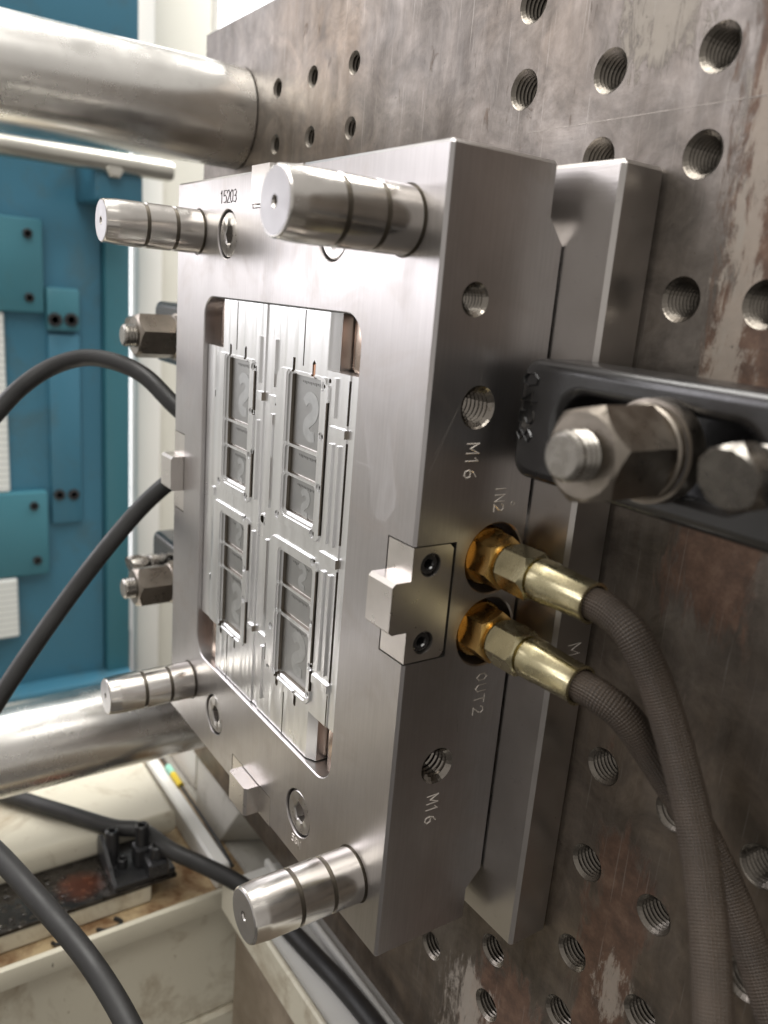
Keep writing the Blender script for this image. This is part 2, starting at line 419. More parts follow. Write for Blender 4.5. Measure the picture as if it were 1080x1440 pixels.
def thread_profile(r, depth, pitch, ch=.0012):
    p = [(0, r + ch), (ch, r)]; t = ch
    while t < depth:
        p += [(t + pitch * .42, r - pitch * .58), (t + pitch * .54, r - pitch * .58), (t + pitch, r)]; t += pitch
    return p

# stroke lettering, drawn on a 0..1 (wide .6) cell
GLY = {'1': [[(.12, .8), (.3, 1), (.3, 0)]], '5': [[(.58, 1), (.08, 1), (.05, .58), (.35, .62), (.58, .45), (.58, .18), (.35, 0), (.05, .06)]],
 '2': [[(.04, .8), (.15, .97), (.42, 1), (.58, .82), (.5, .55), (.05, 0), (.6, 0)]], '0': [[(.3, 1), (.06, .8), (.03, .3), (.25, 0), (.5, .1), (.6, .6), (.5, .92), (.3, 1)]],
 '3': [[(.06, .95), (.4, 1), (.57, .8), (.45, .56), (.25, .52), (.5, .48), (.6, .22), (.4, 0), (.04, .06)]],
 'M': [[(.0, 0), (.0, 1), (.32, .3), (.64, 1), (.64, 0)]], '6': [[(.5, 1), (.2, .75), (.05, .35), (.15, .05), (.4, 0), (.58, .2), (.5, .48), (.25, .52), (.07, .35)]],
 'I': [[(.3, 1), (.3, 0)]], 'N': [[(.03, 0), (.03, 1), (.58, 0), (.58, 1)]], 'O': [[(.3, 1), (.05, .75), (.05, .25), (.3, 0), (.55, .25), (.55, .75), (.3, 1)]],
 'U': [[(.03, 1), (.03, .25), (.3, 0), (.57, .25), (.57, 1)]], 'T': [[(0, 1), (.6, 1)], [(.3, 1), (.3, 0)]],
 '8': [[(.3, 1), (.08, .8), (.3, .54), (.57, .25), (.3, 0), (.04, .25), (.3, .54), (.52, .8), (.3, 1)]], '4': [[(.42, 0), (.42, 1), (.02, .3), (.6, .3)]], 'S': [[(.55, .85), (.3, 1), (.06, .8), (.3, .54), (.57, .25), (.3, 0), (.04, .15)]],
 'P': [[(.05, 0), (.05, 1), (.45, 1), (.58, .76), (.45, .5), (.05, .5)]]}
def lettering(mb, text, h, fn, w, adv=.85, ridge=.0003):
    """fn(a,b,k)->3D : a along the line, b up the letter, k outwards.  each stroke a tiny ridge"""
    x = 0
    for ch in text:
        for st in GLY.get(ch, []):
            for (a0, b0), (a1, b1) in zip(st, st[1:]):
                A = Vector(((a0 + x) * h, b0 * h)); B = Vector(((a1 + x) * h, b1 * h)); d = (B - A)
                if d.length < 1e-9: continue
                d.normalize(); nn = Vector((-d.y, d.x)) * w / 2; A -= d * w * .4; B += d * w * .4
                q = [A + nn, A - nn, B - nn, B + nn]
                lo = [mb.bm.verts.new(fn(p.x, p.y, -.00005)) for p in q]
                t0 = mb.bm.verts.new(fn(A.x, A.y, ridge)); t1 = mb.bm.verts.new(fn(B.x, B.y, ridge))
                for f in ((lo[0], lo[3], t1, t0), (lo[1], t0, t1, lo[2]), (lo[0], t0, lo[1]), (lo[3], lo[2], t1)): mb.bm.faces.new(f)
        x += adv
    return mb

# ------------------------------------------------------------------ background of the workshop
floor = MB().box(-4, 3, -3, 3, -1.02, -1.0).build('floor', 'floor'); floor['kind'] = 'structure'
wall = MB().box(-2.62, -2.6, -3, 3, -1.0, 2.6).build('background_wall', 'white'); wall['kind'] = 'structure'
win = thing('workshop_window', 'overexposed white window behind the left edge of the platen', 'window', (-2.3, .6, .3))
MB().box(-2.30, -2.29, .42, 1.6, -.6, 2.0).build('pane', 'window', win)
fr = MB()
for y in (.40, 1.6): fr.box(-2.31, -2.27, y - .03, y + .03, -.66, 2.06, .004)
fr.box(-2.31, -2.27, .43, 1.57, -.66, -.60, .004); fr.box(-2.31, -2.27, .43, 1.57, 2.0, 2.06, .004)
fr.build('frame', 'white', win)
# cream column of the machine behind the mould
col_ = thing('machine_column', 'cream painted upright column between the blue frame and the platen', 'column', (-1.12, .29, -.9))
MB().box(-1.17, -1.06, .255, .345, -.95, .80, .006, 2).build('post', 'offwhite', col_)
MB().box(-1.065, -1.03, .222, .262, -.95, .505, .006, 2).build('flange', 'white', col_)
MB().box(-1.14, -1.07, .345, .36, -.95, .80, .003).build('edge_strip', 'white', col_)

# blue machine frame
bf = thing('blue_machine_frame', 'blue painted steel machine frame with bolted plates behind the tie bars', 'machine frame', (-1.03, .0, -.45))
MB().box(-1.06, -1.004, -.16, .163, -.36, .95, .004).build('panel', 'blue', bf)
MB().box(-1.06, -.992, .163, .2, -.36, .95, .005, 2).build('flange', 'blue_light', bf)
MB().box(-1.06, -.965, -.16, .2, -.40, -.335, .006, 2).build('bottom_rail', 'blue', bf)
MB().box(-1.06, -.955, -.16, .2, .56, .95, .006, 2).build('upper_cover', 'blue', bf)
def bolt_plate(y0, y1, z0, z1, bolts, mat='blue_light', x=-1.0, th=.012):
    p = MB().box(x - .006, x + th, y0, y1, z0, z1, .004, 2).build('mounting_plate', mat, bf)
    for (by, bz, r) in bolts:
        b = MB().lathe([(0, r), (.004, r * .96), (.0045, r * .8), (.0045, r * .55), (.001, r * .5)], (x + th - .001, by, bz), 'X', 16, False, True)
        b.build('bolt', 'blackmetal', p)
bolt_plate(-.03, .0785, .233, .358, [(.0585, .338, .0065), (.0585, .2535, .0065)])
bolt_plate(.081, .1262, .21, .269, [(.0915, .2255, .010), (.1138, .2262, .010)])
bolt_plate(.083, .1275, -.077, .205, [(.0937, -.031, .0085), (.1145, -.032, .0085)], 'blue', -1.0, .006)
bolt_plate(-.03, .0765, -.152, -.023, [(.0565, -.0435, .0065), (.0588, -.128, .0065)], 'blue_light', -.999)
MB().box(-1.004, -.992, -.03, .026, -.022, .232, .002).build('height_scale', 'scale', bf)
MB().box(-1.004, -.985, -.03, .03, -.246, -.153, .002).build('height_scale', 'scale', bf)
MB().box(-1.004, -.985, -.03, .014, .37, .455, .002).build('height_scale', 'scale', bf)
MB().box(-1.004, -.90, .125, .188, .385, .44, .005, 2).build('rod_bracket', 'blue', bf)
MB().lathe([(0, .012), (.01, .012), (.012, .009)], (-.90, .147, .425), 'X', 6).build('bracket_bolt', 'chrome_rod', bf)
MB().tube([(-1.001, .118, .06), (-1.0, .118, .0), (-1.0, .118, -.025)], .0025, 8, 3).build('weld_bead', 'blue_light', bf)

tag(MB().lathe([(-.75, .0135), (.222, .0135), (.226, .012)], (-.90, 0, .434), 'Y', 32).build('guide_rod', 'chrome_rod'),
    'thin pale steel rod running under the upper tie bar', 'rod')

# tie bars
def tie(loc, label):
    o = MB().lathe([(-1.1, .0355), (.0845, .0355)], (loc[0], 0, loc[1]), 'Y', 96).build('tie_bar', 'tie')
    return tag(o, label, 'tie bar', 'polished tie bars of the press')
tie((-.375, .4146), 'thick polished steel tie bar entering the platen above the mould')
tie((-.375, -.0712), 'thick polished steel tie bar running below the mould')

# ------------------------------------------------------------------ machine base at lower left
base = thing('machine_bed', 'cream painted machine base with stained channel and lip below the mould', 'machine bed', (-.4, 0, -.6))
MB().box(-.62, -.357, -.55, .042, -.182, -.16, .006, 3).build('top_slab', 'cream', base)
MB().box(-.60, -.3075, -.55, .002, -.2008, -.1842, .0015).build('rail_support', 'cream', base)
MB().box(-.60, -.2836, -.55, .0835, -.2072, -.2010, .001).build('channel_floor', 'grime', base)
MB().box(-.2835, -.2780, -.55, .0800, -.2068, -.1895, .0012, 2).build('lip', 'chipped', base)
MB().box(-.60, -.292, -.55, .0830, -.3250, -.2075, .002).build('side_wall', 'cream', base)
MB().box(-.60, -.288, -.55, .30, -.62, -.3255, .003).build('lower_panel', 'cream', base)
MB().box(-.56, -.263, .0840, .24, -.26, -.2012, .003).build('rear_ledge', 'dirty_white', base)
beam = thing('cross_beam', 'white painted beam running along the bottom edge of the platen', 'beam', (0, .06, -.25))
MB().box(-.262, .55, .0475, .095, -.185, -.164, .002, 2).build('top_flange', 'white', beam)
MB().box(-.262, .55, .0425, .0472, -.19, -.158, .0015).build('front_edge', 'cream', beam)
MB().box(-.262, .55, .0790, .0838, -.1638, -.1565, .002, 2).build('rear_edge', 'white', beam)
MB().box(-.255, .55, .052, .080, -.45, -.1855, .003).build('web', 'web_shade', beam)
rail = MB().box(-.60, -.3060, -.55, .0225, -.1841, -.1802, .0006).build('slide_rail', 'wet')
tag(rail, 'dark wet oily steel slide rail with droplets and a red rust spot', 'rail')
bar = thing('grey_strip', 'pale grey strip with a thin black wire lying beside the slab', 'strip', (-.37, .058, -.2))
MB().box(-.48, -.294, .0525, .0655, -.2008, -.178, .002).build('strip', 'white', bar)
MB().tube([(-.48, .0675, -.177), (-.40, .0672, -.177), (-.33, .0670, -.178), (-.292, .0655, -.180)], .0015, 8, 4).build('wire', 'rubber', bar)
MB().tube([(-.452, .0672, -.1765), (-.438, .0672, -.1765)], .0034, 10, 2).build('tape', 'green', bar)
MB().tube([(-.4378, .0672, -.1765), (-.416, .0672, -.1765)], .0032, 10, 2).build('tape', 'yellow', bar)
foot = thing('casting_foot', 'rough dirty white wedge casting under the lower left platen corner', 'casting', (-.36, .09, -.2))
fm = MB()
A_, B_2, C_, D_ = (-.424, .0865, -.1548), (-.3275, .0865, -.1572), (-.3512, .080, -.2003), (-.409, .080, -.2003)
E_, F_, G_, H_ = (-.296, .125, -.1558), (-.330, .125, -.2003), (-.424, .125, -.1548), (-.409, .125, -.2003)
fm.face([A_, B_2, C_, D_]); fm.face([B_2, E_, F_, C_]); fm.face([A_, D_, H_, G_]); fm.face([A_, G_, E_, B_2]); fm.face([G_, H_, F_, E_])
bmesh.ops.remove_doubles(fm.bm, verts=fm.bm.verts, dist=1e-5)
bmesh.ops.bevel(fm.bm, geom=list(fm.bm.edges), offset=.0015, segments=2, affect='EDGES', profile=.5)
fm.build('body', 'dirty_white', foot)
MB().box(-.53, -.431, .089, .15, -.2003, -.1562, .003).build('side_cheek', 'white', foot)

# ------------------------------------------------------------------ platen
PY = .0853
HX = [-.3100, -.2605, -.2108, -.0607, -.0102, .0403]
holes = [(x, z) for x in HX for z in (.4265, .391)] + [(-.0102, .3575), (.0405, .3552)]
holes += [(x, .3032) for x in (.0416, .0765)]
holes += [(x, z) for x in (.0424, .080) for z in (.1003, .0498)] + [(.1185, .1012), (.1222, .0525), (.0426, -.0007), (.083, -.0007), (.0408, -.0384), (-.0073, -.0405), (-.0563, -.0405), (-.0563, -.0773), (-.0066, -.0765), (.041, -.0773), (.0815, -.0773), (-.1105, -.0773), (.1188, .3027), (.1188, .391), (.083, .4265), (.1225, -.0007), (.16, .1012), (.16, .3027), (.16, .0525)]
def hr(h): return .0082 if h[0] > -.18 else .0060
pl = thing('machine_platen', 'large brown grey steel platen with rust stains and rows of threaded holes', 'platen', (-.1, .12, -.154))
pm = MB()
X0, X1, Z0, Z1 = -.44, .62, -.154, .484
c = .0015
pm.sheet([(X0 + c, Z0 + c), (X1 - c, Z0 + c), (X1 - c, Z1 - c), (X0 + c, Z1 - c)], [circ(h[0], h[1], hr(h) + .0005, 28) for h in holes], lambda x, z: (x, PY, z))
o0 = [(X0 + c, PY, Z0 + c), (X1 - c, PY, Z0 + c), (X1 - c, PY, Z1 - c), (X0 + c, PY, Z1 - c)]
o1 = [(X0, PY + c, Z0), (X1, PY + c, Z0), (X1, PY + c, Z1), (X0, PY + c, Z1)]
o2 = [(p[0], PY + .12, p[2]) for p in o1]
pm.rings([o0, o1, o2], False, True); pm.build('body', 'platen', pl, 25)
MB().box(-.055, .075, PY - .00008, PY + .001, .3722, .37255).build('scribed_line', 'dark_thread', pl)
tm = {}
for r in (.0082, .0060):
    tm[r] = MB().lathe(thread_profile(r, .022, .0023, .0005), (0, 0, 0), 'Y', 28, False, True).mesh('threaded_hole', 'dark_thread', 0)
for h in holes: put('threaded_hole', tm[hr(h)], pl, (h[0], PY + .0001, h[1]))

# ------------------------------------------------------------------ mould
mould = thing('injection_mould', 'silver steel injection mould half with four guide pins and milled pocket, bolted on the platen', 'mould', (-.1336, .03, 0))
H = .3512; WL = -.267; CH = .0013; DB = .0612; DC = .052
PINS = [(-.0244, .3238), (-.2335, .3227), (-.2311, .0358), (-.0240, .0293)]
SCR = [(-.1918, .3208), (-.0785, .3208), (-.1898, .0301), (-.0780, .0285)]
LKD, LKH, LKW = .0177, .0253, .0215     # interlock: depth into face, half length, depth in Y
cx_, cz_ = -.1350, .1738
g = .0006                                # clearance round an interlock
pock = rrect(-.2212, -.0500, .0608, .2868, .0125)
pock_o = rrect(-.2218, -.0494, .0602, .2874, .0131)
# front outline, with the four open interlock pockets cut out
L_, R_, B_, T_ = WL + CH, -CH, CH, H - CH
hh = LKH + g; dd = LKD + g
out = [(L_, B_), (cx_ - hh, B_), (cx_ - hh, dd), (cx_ + hh, dd), (cx_ + hh, B_), (R_, B_),
       (R_, cz_ - hh), (-dd, cz_ - hh), (-dd, cz_ + hh), (R_, cz_ + hh), (R_, T_),
       (cx_ + hh, T_), (cx_ + hh, H - dd), (cx_ - hh, H - dd), (cx_ - hh, T_), (L_, T_),
       (L_, cz_ + hh), (WL + dd, cz_ + hh), (WL + dd, cz_ - hh), (L_, cz_ - hh)]
mm = MB()
PRF = lambda x: .0134 if x > -.1 else .0127
SR = .0128
mm.sheet(out, [pock_o] + [circ(x, z, PRF(x) + .0004, 40) for x, z in PINS] + [circ(x, z, SR + .0004, 40) for x, z in SCR], lambda x, z: (x, 0, z))
# pocket: small lead-in chamfer, walls, floor
mm.rings([[(x, 0, z) for x, z in pock_o], [(x, .0006, z) for x, z in pock], [(x, .030, z) for x, z in pock]], False, True)
for x, z in PINS: mm.rings([[(a, 0, b) for a, b in circ(x, z, PRF(x) + .0004, 40)], [(a, .0004, b) for a, b in circ(x, z, PRF(x), 40)], [(a, .004, b) for a, b in circ(x, z, PRF(x), 40)]])
for x, z in SCR: mm.rings([[(a, 0, b) for a, b in circ(x, z, SR + .0004, 40)], [(a, .0004, b) for a, b in circ(x, z, SR, 40)], [(a, .003, b) for a, b in circ(x, z, SR, 40)]])
# right side sheet (y,z) with interlock pocket, tapped holes and counterbores
SH = [(.0180, .2968, .0058, .0019), (.0253, .2555, .0080, .0025), (.0246, .0940, .0080, .0025)]
FIT = [(.0450, .1899), (.0444, .1557)]; FR = .0165
FY = .0440
cb = []
for y, z in FIT:
    cb.append(circ(FY, z, FR, 40))
side = [(CH, CH), (CH, cz_ - hh), (LKW + g, cz_ - hh), (LKW + g, cz_ + hh), (CH, cz_ + hh), (CH, H - CH),
        (DC, H - CH), (DC, .3305), (DB - .0011, .3208), (DB - .0011, .0265), (DC, .0180), (DC, CH)]
mm.sheet(side, [circ(y, z, r + .0008, 28) for y, z, r, p in SH] + cb, lambda y, z: (0, y, z))
for y, z, in [(FY, f[1]) for f in FIT]: mm.rings([[(0, a, b) for a, b in circ(y, z, FR, 40)], [(-.0006, a, b) for a, b in circ(y, z, FR - .0006, 40)], [(-.022, a, b) for a, b in circ(y, z, FR - .0006, 40)]], False, True)
# interlock pocket walls on the four sides (local frame a along edge, d inward, y depth)
LOCK_FR = [lambda a, d, y: (-d, y, cz_ + a), lambda a, d, y: (WL + d, y, cz_ + a), lambda a, d, y: (cx_ + a, y, d), lambda a, d, y: (cx_ + a, y, H - d)]
for fn in LOCK_FR:
    U = [(-hh, 0), (-hh, dd), (hh, dd), (hh, 0)]
    mm.strip([fn(a, d, 0) for a, d in U], [fn(a, d, LKW + g) for a, d in U], False)
    mm.face([fn(-hh, 0, LKW + g), fn(-hh, dd, LKW + g), fn(hh, dd, LKW + g), fn(hh, 0, LKW + g)])
# other sides (top, left, bottom) with the pocket mouth left open
def flat(fn, lo, hi, mid):
    mm.sheet([(lo + CH, CH), (mid - hh, CH), (mid - hh, LKW + g), (mid + hh, LKW + g), (mid + hh, CH), (hi - CH, CH), (hi - CH, DC), (lo + CH, DC)], [], fn)
flat(lambda a, y: (a, y, H), WL, 0, cx_); flat(lambda a, y: (a, y, 0), WL, 0, cx_); flat(lambda a, y: (WL, y, a), 0, H, cz_)
# chamfer strips along the front edges and at the corners
def cham(p, q): mm.strip(p, q, False)
for z0, z1 in ((CH, cz_ - hh), (cz_ + hh, H - CH)):
    cham([(-CH, 0, z0), (-CH, 0, z1)], [(0, CH, z0), (0, CH, z1)]); cham([(WL + CH, 0, z0), (WL + CH, 0, z1)], [(WL, CH, z0), (WL, CH, z1)])
for x0, x1 in ((WL + CH, cx_ - hh), (cx_ + hh, -CH)):
    cham([(x0, 0, H - CH), (x1, 0, H - CH)], [(x0, CH, H), (x1, CH, H)]); cham([(x0, 0, CH), (x1, 0, CH)], [(x0, CH, 0), (x1, CH, 0)])
for X, sx in ((0, -1), (WL, 1)):
    for Z, sz in ((H, -1), (0, 1)):
        cham([(X, CH, Z + sz * CH), (X, DC, Z + sz * CH)], [(X + sx * CH, CH, Z), (X + sx * CH, DC, Z)])
        mm.face([(X + sx * CH, 0, Z + sz * CH), (X, CH, Z + sz * CH), (X + sx * CH, CH, Z)])
# pry notches at the right hand corners: slanted face and back face
for zt, sgn in (((H, .3305, .3208), 1), ((0, .0180, .0265), -1)):
    mm.strip([(0, DC, zt[0] - sgn * CH), (0, DC, zt[1]), (0, DB - .0011, zt[2])], [(-.03, DC, zt[0] - sgn * CH), (-.03, DC, zt[1]), (-.03, DB - .0011, zt[2])], False)
    mm.face([(-.03, DC, zt[0]), (-.03, DC, zt[1]), (-.03, DB - .0011, zt[2]), (-.03, DB - .0011, zt[0])])
mm.face([(WL, DC, 0), (WL, DC, H), (WL, DB - .0011, H), (WL, DB - .0011, 0)])
plate = mm.build('cavity_plate', 'mould', mould, 25)

# tapped holes on the side
for y, z, r, p in SH:
    MB().lathe([(-t, rr) for t, rr in thread_profile(r, .024, p, .0008)], (.0001, y, z), 'X', 28, False, True).build('tapped_hole', 'thread', mould, 0)
# rear clamp plate
cp = MB().box(-.2925, .0253, DB, PY - .0002, -.0014, .3518, .0017, 1).build('clamp_plate', 'clamp_plate', mould, 25)

# guide pins
for i, (x, z) in enumerate(PINS):
    mb = MB(); r = .0130 if x > -.1 else .0123
    P = [(-.0520, .0016), (-.0552, .0018), (-.0559, .0022), (-.0559, r - .0014), (-.0557, r - .0010), (-.0552, r - .0007), (-.0500, r - .0002), (-.0480, r)]
    for g0 in (-.0330, -.0163):
        P += [(g0 - .0011, r), (g0 - .0009, r - .0009), (g0 + .0009, r - .0009), (g0 + .0011, r)]
    P += [(-.0012, r), (.0, r - .0008), (.003, r - .0008)]
    gp = mb.lathe(P, (x, 0, z), 'Y', 72, True, True).build('guide_pin', 'pin', mould, 22)
    MB().lathe([(-.05605, .0023), (-.05605, r - .0017), (-.0558, r - .00145)], (x, 0, z), 'Y', 64, False, False).build('end_face', 'pin_end', gp)
    for g0 in (-.0330, -.0163):
        MB().lathe([(g0 - .0009, r - .00080), (g0 + .0009, r - .00080)], (x, 0, z), 'Y', 64, False, False).build('oil_groove', 'pin_groove', gp)
    MB().lathe([(.0008, PRF(x) + .0002), (.0009, r - .001)], (x, 0, z), 'Y', 48, False, False).build('seat_ring', 'pin_groove', gp)

# cap screws sunk in the face
def sock_screw(c, axis_fn, R, hexr, parent, mat='screw', name='cap_screw', proud=0.0):
    """axis_fn(u,w,t)->3D with t outwards"""
    mb = MB(); n = 36
    def ring(rad, t, k=0):
        out = []
        for i in range(n):
            a = 2 * PI * i / n; rr = rad
            if k: loc = (a % (PI / 3)) - PI / 6; rr = rad * .88 / math.cos(loc)
            out.append(axis_fn(c[0] + rr * math.cos(a), c[1] + rr * math.sin(a), t))
        return out
    mb.rings([ring(R, -.006 + proud), ring(R, -.0005 + proud), ring(R - .0006, proud), ring(hexr * 1.12, proud), ring(hexr, -.0006 + proud, 1), ring(hexr, -.0060 + proud, 1)], False, True)
    return mb.build(name, mat, parent, 28)
for x, z in SCR: sock_screw((x, z), lambda u, w, t: (u, -t, w), SR - .0009, .0052, mould, proud=-.0009)

# interlocks
for k, fn in enumerate(LOCK_FR):
    lk = MB(); TW, TP = .0112, .0088
    # T shaped block: body flush in the pocket, tongue standing proud of the parting face
    prof2 = [(-LKH + .002, LKW - .0006), (LKH - .002, LKW - .0006), (LKH, LKW - .0026), (LKH, .0002), (TW, .0002), (TW, -TP + .0016), (TW - .0016, -TP), (-TW + .0016, -TP), (-TW, -TP + .0016), (-TW, .0002), (-LKH, .0002), (-LKH, LKW - .0026)]
    lk.sheet(prof2, [circ(s * .0172, .0095, .0052, 28) for s in (-1, 1)], lambda a, y: fn(a, .0002, y))
    for s in (-1, 1): lk.rings([[fn(a, .0002, y) for a, y in circ(s * .0172, .0095, .0052, 28)], [fn(a, .0095, y) for a, y in circ(s * .0172, .0095, .0052, 28)]], False, True)
    lk.rings([[fn(a, .0002, y) for a, y in prof2], [fn(a, LKD, y) for a, y in prof2]], False, True)
    lo_ = lk.build('interlock', 'lock', mould, 25)
    for s in (-1, 1):
        sock_screw((s * .0172, .0095), lambda u, w, t: fn(u, .0002 - t, w), .0046, .0022, lo_, 'black_oxide', 'lock_screw', -.0012)

# stamped characters
tx = MB(); lettering(tx, '15203', .0062, lambda a, b, k: (-.2022 + a, -k, .3372 + b), .0007, .70); tx.build('stamped_number', 'ink', mould, 0)
tx = MB(); lettering(tx, '58M', .0040, lambda a, b, k: (-.0825 + a, -k, .0095 + b), .0006, .8); tx.build('stamped_number', 'stamp', mould, 0)
def side_text(t, y, z, h, adv=.9, w=.00075, X=0):
    m_ = MB(); lettering(m_, t, h, lambda a, b, k: (X + k, y + b, z - a), w, adv); return m_.build('stamped_lettering', 'stamp', mould, 0)
side_text('M16', .0220, .2408, .0062, .85); side_text('M16', .0210, .0790, .0062, .85)
side_text('IN2', .0405, .2225, .0052, .78); side_text('OUT2', .0425, .1352, .0058, .95)
m_ = MB(); lettering(m_, 'M16', .0075, lambda a, b, k: (.0253 + k, .0705 + b, .1545 - a), .0007, .9); m_.build('stamped_lettering', 'stamp', cp, 0)
for P0, P1 in (((.0160, .2565), (.0060, .2375)), ((.0150, .2545), (.0035, .2290)), ((.0258, .2700), (.0256, .2650)), ((.0182, .3080), (.0181, .3040)), ((.0330, .1180), (.0345, .1085))):
    GLY['~'] = [[(P0[0], P0[1]), (P1[0], P1[1])]]
    q_ = MB(); lettering(q_, '~', 1.0, lambda a, b, k: (k, a, b), .00016, 0, .00004); q_.build('scratch', 'thread', mould, 0)
m_ = MB(); m_.lathe([(.0, .0012), (.0002, .0010), (-.0004, .0003)], (0, .0510, .2140), 'X', 12, False, True); m_.build('punch_mark', 'stamp', mould)

# ------------------------------------------------------------------ milled insert in the pocket
IX0, IX1, IZ0, IZ1 = -.2206, -.0506, .0614, .2862
Y0 = .0010
st = .0005
mmx = lambda *v: tuple(q / 1000 for q in v)
CAV = [mmx(-190.5, -161.5, 220, 255), mmx(-190.5, -161.5, 205, 218.4), mmx(-190.5, -161.5, 184.7, 203.2),
       mmx(-115, -84.8, 220, 255), mmx(-115, -84.8, 205, 218.4), mmx(-115, -84.8, 184.7, 203.2),
       mmx(-190.2, -161, 145, 162.6), mmx(-190.2, -161, 130, 143.2), mmx(-190.2, -161, 94.2, 128.2),
       mmx(-114.8, -82, 145, 162.6), mmx(-114.8, -82, 129, 143.2), mmx(-114.8, -82, 94.2, 127)]
SLOT = [mmx(-188.3, -185.8, 254, 262.5), mmx(-168.4, -166, 254, 262.8), mmx(-113.2, -110.6, 254, 263.1), mmx(-93.4, -90.8, 254, 263.2),
        mmx(-190, -187.2, 86.5, 95), mmx(-169.8, -167.4, 84.5, 92), mmx(-114.5, -111.8, 86, 95), mmx(-93.6, -91, 84, 92)]
GRV = [mmx(-179.2, -178.4, 260, 286), mmx(-103, -102.2, 260, 286), mmx(-178.8, -178, 61, 89.5), mmx(-104.8, -104, 61, 86),
       # long vertical grooves beside the pads
       mmx(-204.2, -203.4, 186, 256), mmx(-204.6, -203.8, 94, 164), mmx(-154, -153.2, 228, 254), mmx(-153.6, -152.8, 182, 208), mmx(-153.8, -153, 139, 166), mmx(-153.4, -152.6, 94, 120),
       mmx(-127.8, -127, 243, 254), mmx(-127.6, -126.8, 226, 238), mmx(-127.4, -126.6, 186, 209), mmx(-127.2, -126.4, 120, 166), mmx(-126.6, -125.8, 92, 106),
       mmx(-76.8, -76, 182, 246), mmx(-77, -76.2, 100, 164), mmx(-59.8, -59, 238, 258), mmx(-59.6, -58.8, 182, 230), mmx(-59.8, -59, 112, 169), mmx(-60.8, -60, 62, 105)]
PAD = [mmx(-204, -153, 178, 257), mmx(-127, -76, 178, 257), mmx(-204, -153, 91, 169), mmx(-127, -76, 91, 169),
       mmx(-150, -126, 236.8, 241.3), mmx(-150, -126, 105.5, 109), mmx(-73, -59.4, 231.8, 236), mmx(-75, -59.4, 170.5, 175), mmx(-75, -60, 106, 110.5), mmx(-216, -203, 230.5, 234.5), mmx(-216, -203, 171, 176), mmx(-216, -203, 116, 120),
       mmx(-149.6, -147.4, 182, 226), mmx(-149.6, -147.4, 246, 270), mmx(-132.4, -130.2, 182, 232), mmx(-132.4, -130.2, 246, 270), mmx(-149.6, -147.4, 112, 164), mmx(-132.4, -130.2, 112, 164), mmx(-132.4, -130.2, 70, 102),
       mmx(-72.5, -69.5, 180, 228), mmx(-66, -63.5, 180, 228), mmx(-72.5, -69.5, 240, 258), mmx(-72.5, -69.5, 114, 166), mmx(-66, -63.5, 114, 166), mmx(-213, -210.5, 182, 228), mmx(-213, -210.5, 124, 168), mmx(-213, -210.5, 238, 257)]
EJ = [mmx(-155.4, 253.3), mmx(-156.1, 229.4), mmx(-152.2, 207.6), mmx(-156.2, 205), mmx(-158.5, 181.1), mmx(-159.8, 168.2), mmx(-80.9, 252.7), mmx(-76.7, 255.8), mmx(-80.3, 229.4), mmx(-79.5, 204.9), mmx(-83, 181.1),
      mmx(-120, 181.4), mmx(-195.7, 181.6), mmx(-157, 139), mmx(-156.5, 120.5), mmx(-121, 118), mmx(-79.6, 136), mmx(-78.2, 113), mmx(-78.6, 97), mmx(-80.5, 167.5), mmx(-122, 93)]
def rd(x, z, b, r=.0):   # signed distance to a rounded box
    qx = abs(x - (b[0] + b[1]) / 2) - (b[1] - b[0]) / 2 + r; qz = abs(z - (b[2] + b[3]) / 2) - (b[3] - b[2]) / 2 + r
    return math.hypot(max(qx, 0), max(qz, 0)) + min(max(qx, qz), 0) - r
NOTCH = [(IX0 - 1, -.1970, .2590, 1), (-.0742, 1, .2605, 1), (IX0 - 1, -.1958, -1, .0895), (-.0722, 1, -1, .0880)]
def in_notch(x, z):
    return (x < -.1970 and z > .2592) or (x > -.0740 and z > .2606) or (x < -.1958 and z < .0893) or (x > -.0720 and z < .0880)
def depth(x, z):
    d = .0012
    for b in PAD:
        if rd(x, z, b, .006 if b[1] - b[0] > .04 else .0005) < 0: d = 0.0; break
    if x > -.0594 or x < -.2060: d = max(d, .0018)
    if abs(x + .1396) < .0042: d = max(d, .0020)
    for b in GRV:
        if b[0] - .0002 <= x <= b[1] and b[2] <= z <= b[3]: d = .0034; break
    for b in SLOT:
        if rd(x, z, b, .001) < 0: d = .0035
    for b in CAV:
        s_ = rd(x, z, b, .0012)
        if s_ < 0: d = .0046
        elif s_ < .0010: d = max(d, .0024)
        elif s_ < .0022: d = max(d, .0007)
    for ex, ez in EJ:
        q = math.hypot(x - ex, z - ez)
        if q < .0011: d = .0032
        elif q < .0021: d = max(d, .0011)
    q = math.hypot(x + .1385, z - .1734)
    if q < .0021: d = .010
    elif q < .0030: d = .0010
    if z > .2606 and -.0822 < x <= -.0740: d = max(d, (x + .0822) * .55)
    if z < .0880 and -.0800 < x <= -.0720: d = max(d, (x + .0800) * .55)
    return d
nx = int(round((IX1 - IX0) / st)); nz = int(round((IZ1 - IZ0) / st))
verts = []; faces = []; idx = {}
DEP = [[depth(IX0 + (i + .5) * st, IZ0 + (j + .5) * st) for j in range(nz)] for i in range(nx)]
KEEP = [[not in_notch(IX0 + (i + .5) * st, IZ0 + (j + .5) * st) for j in range(nz)] for i in range(nx)]
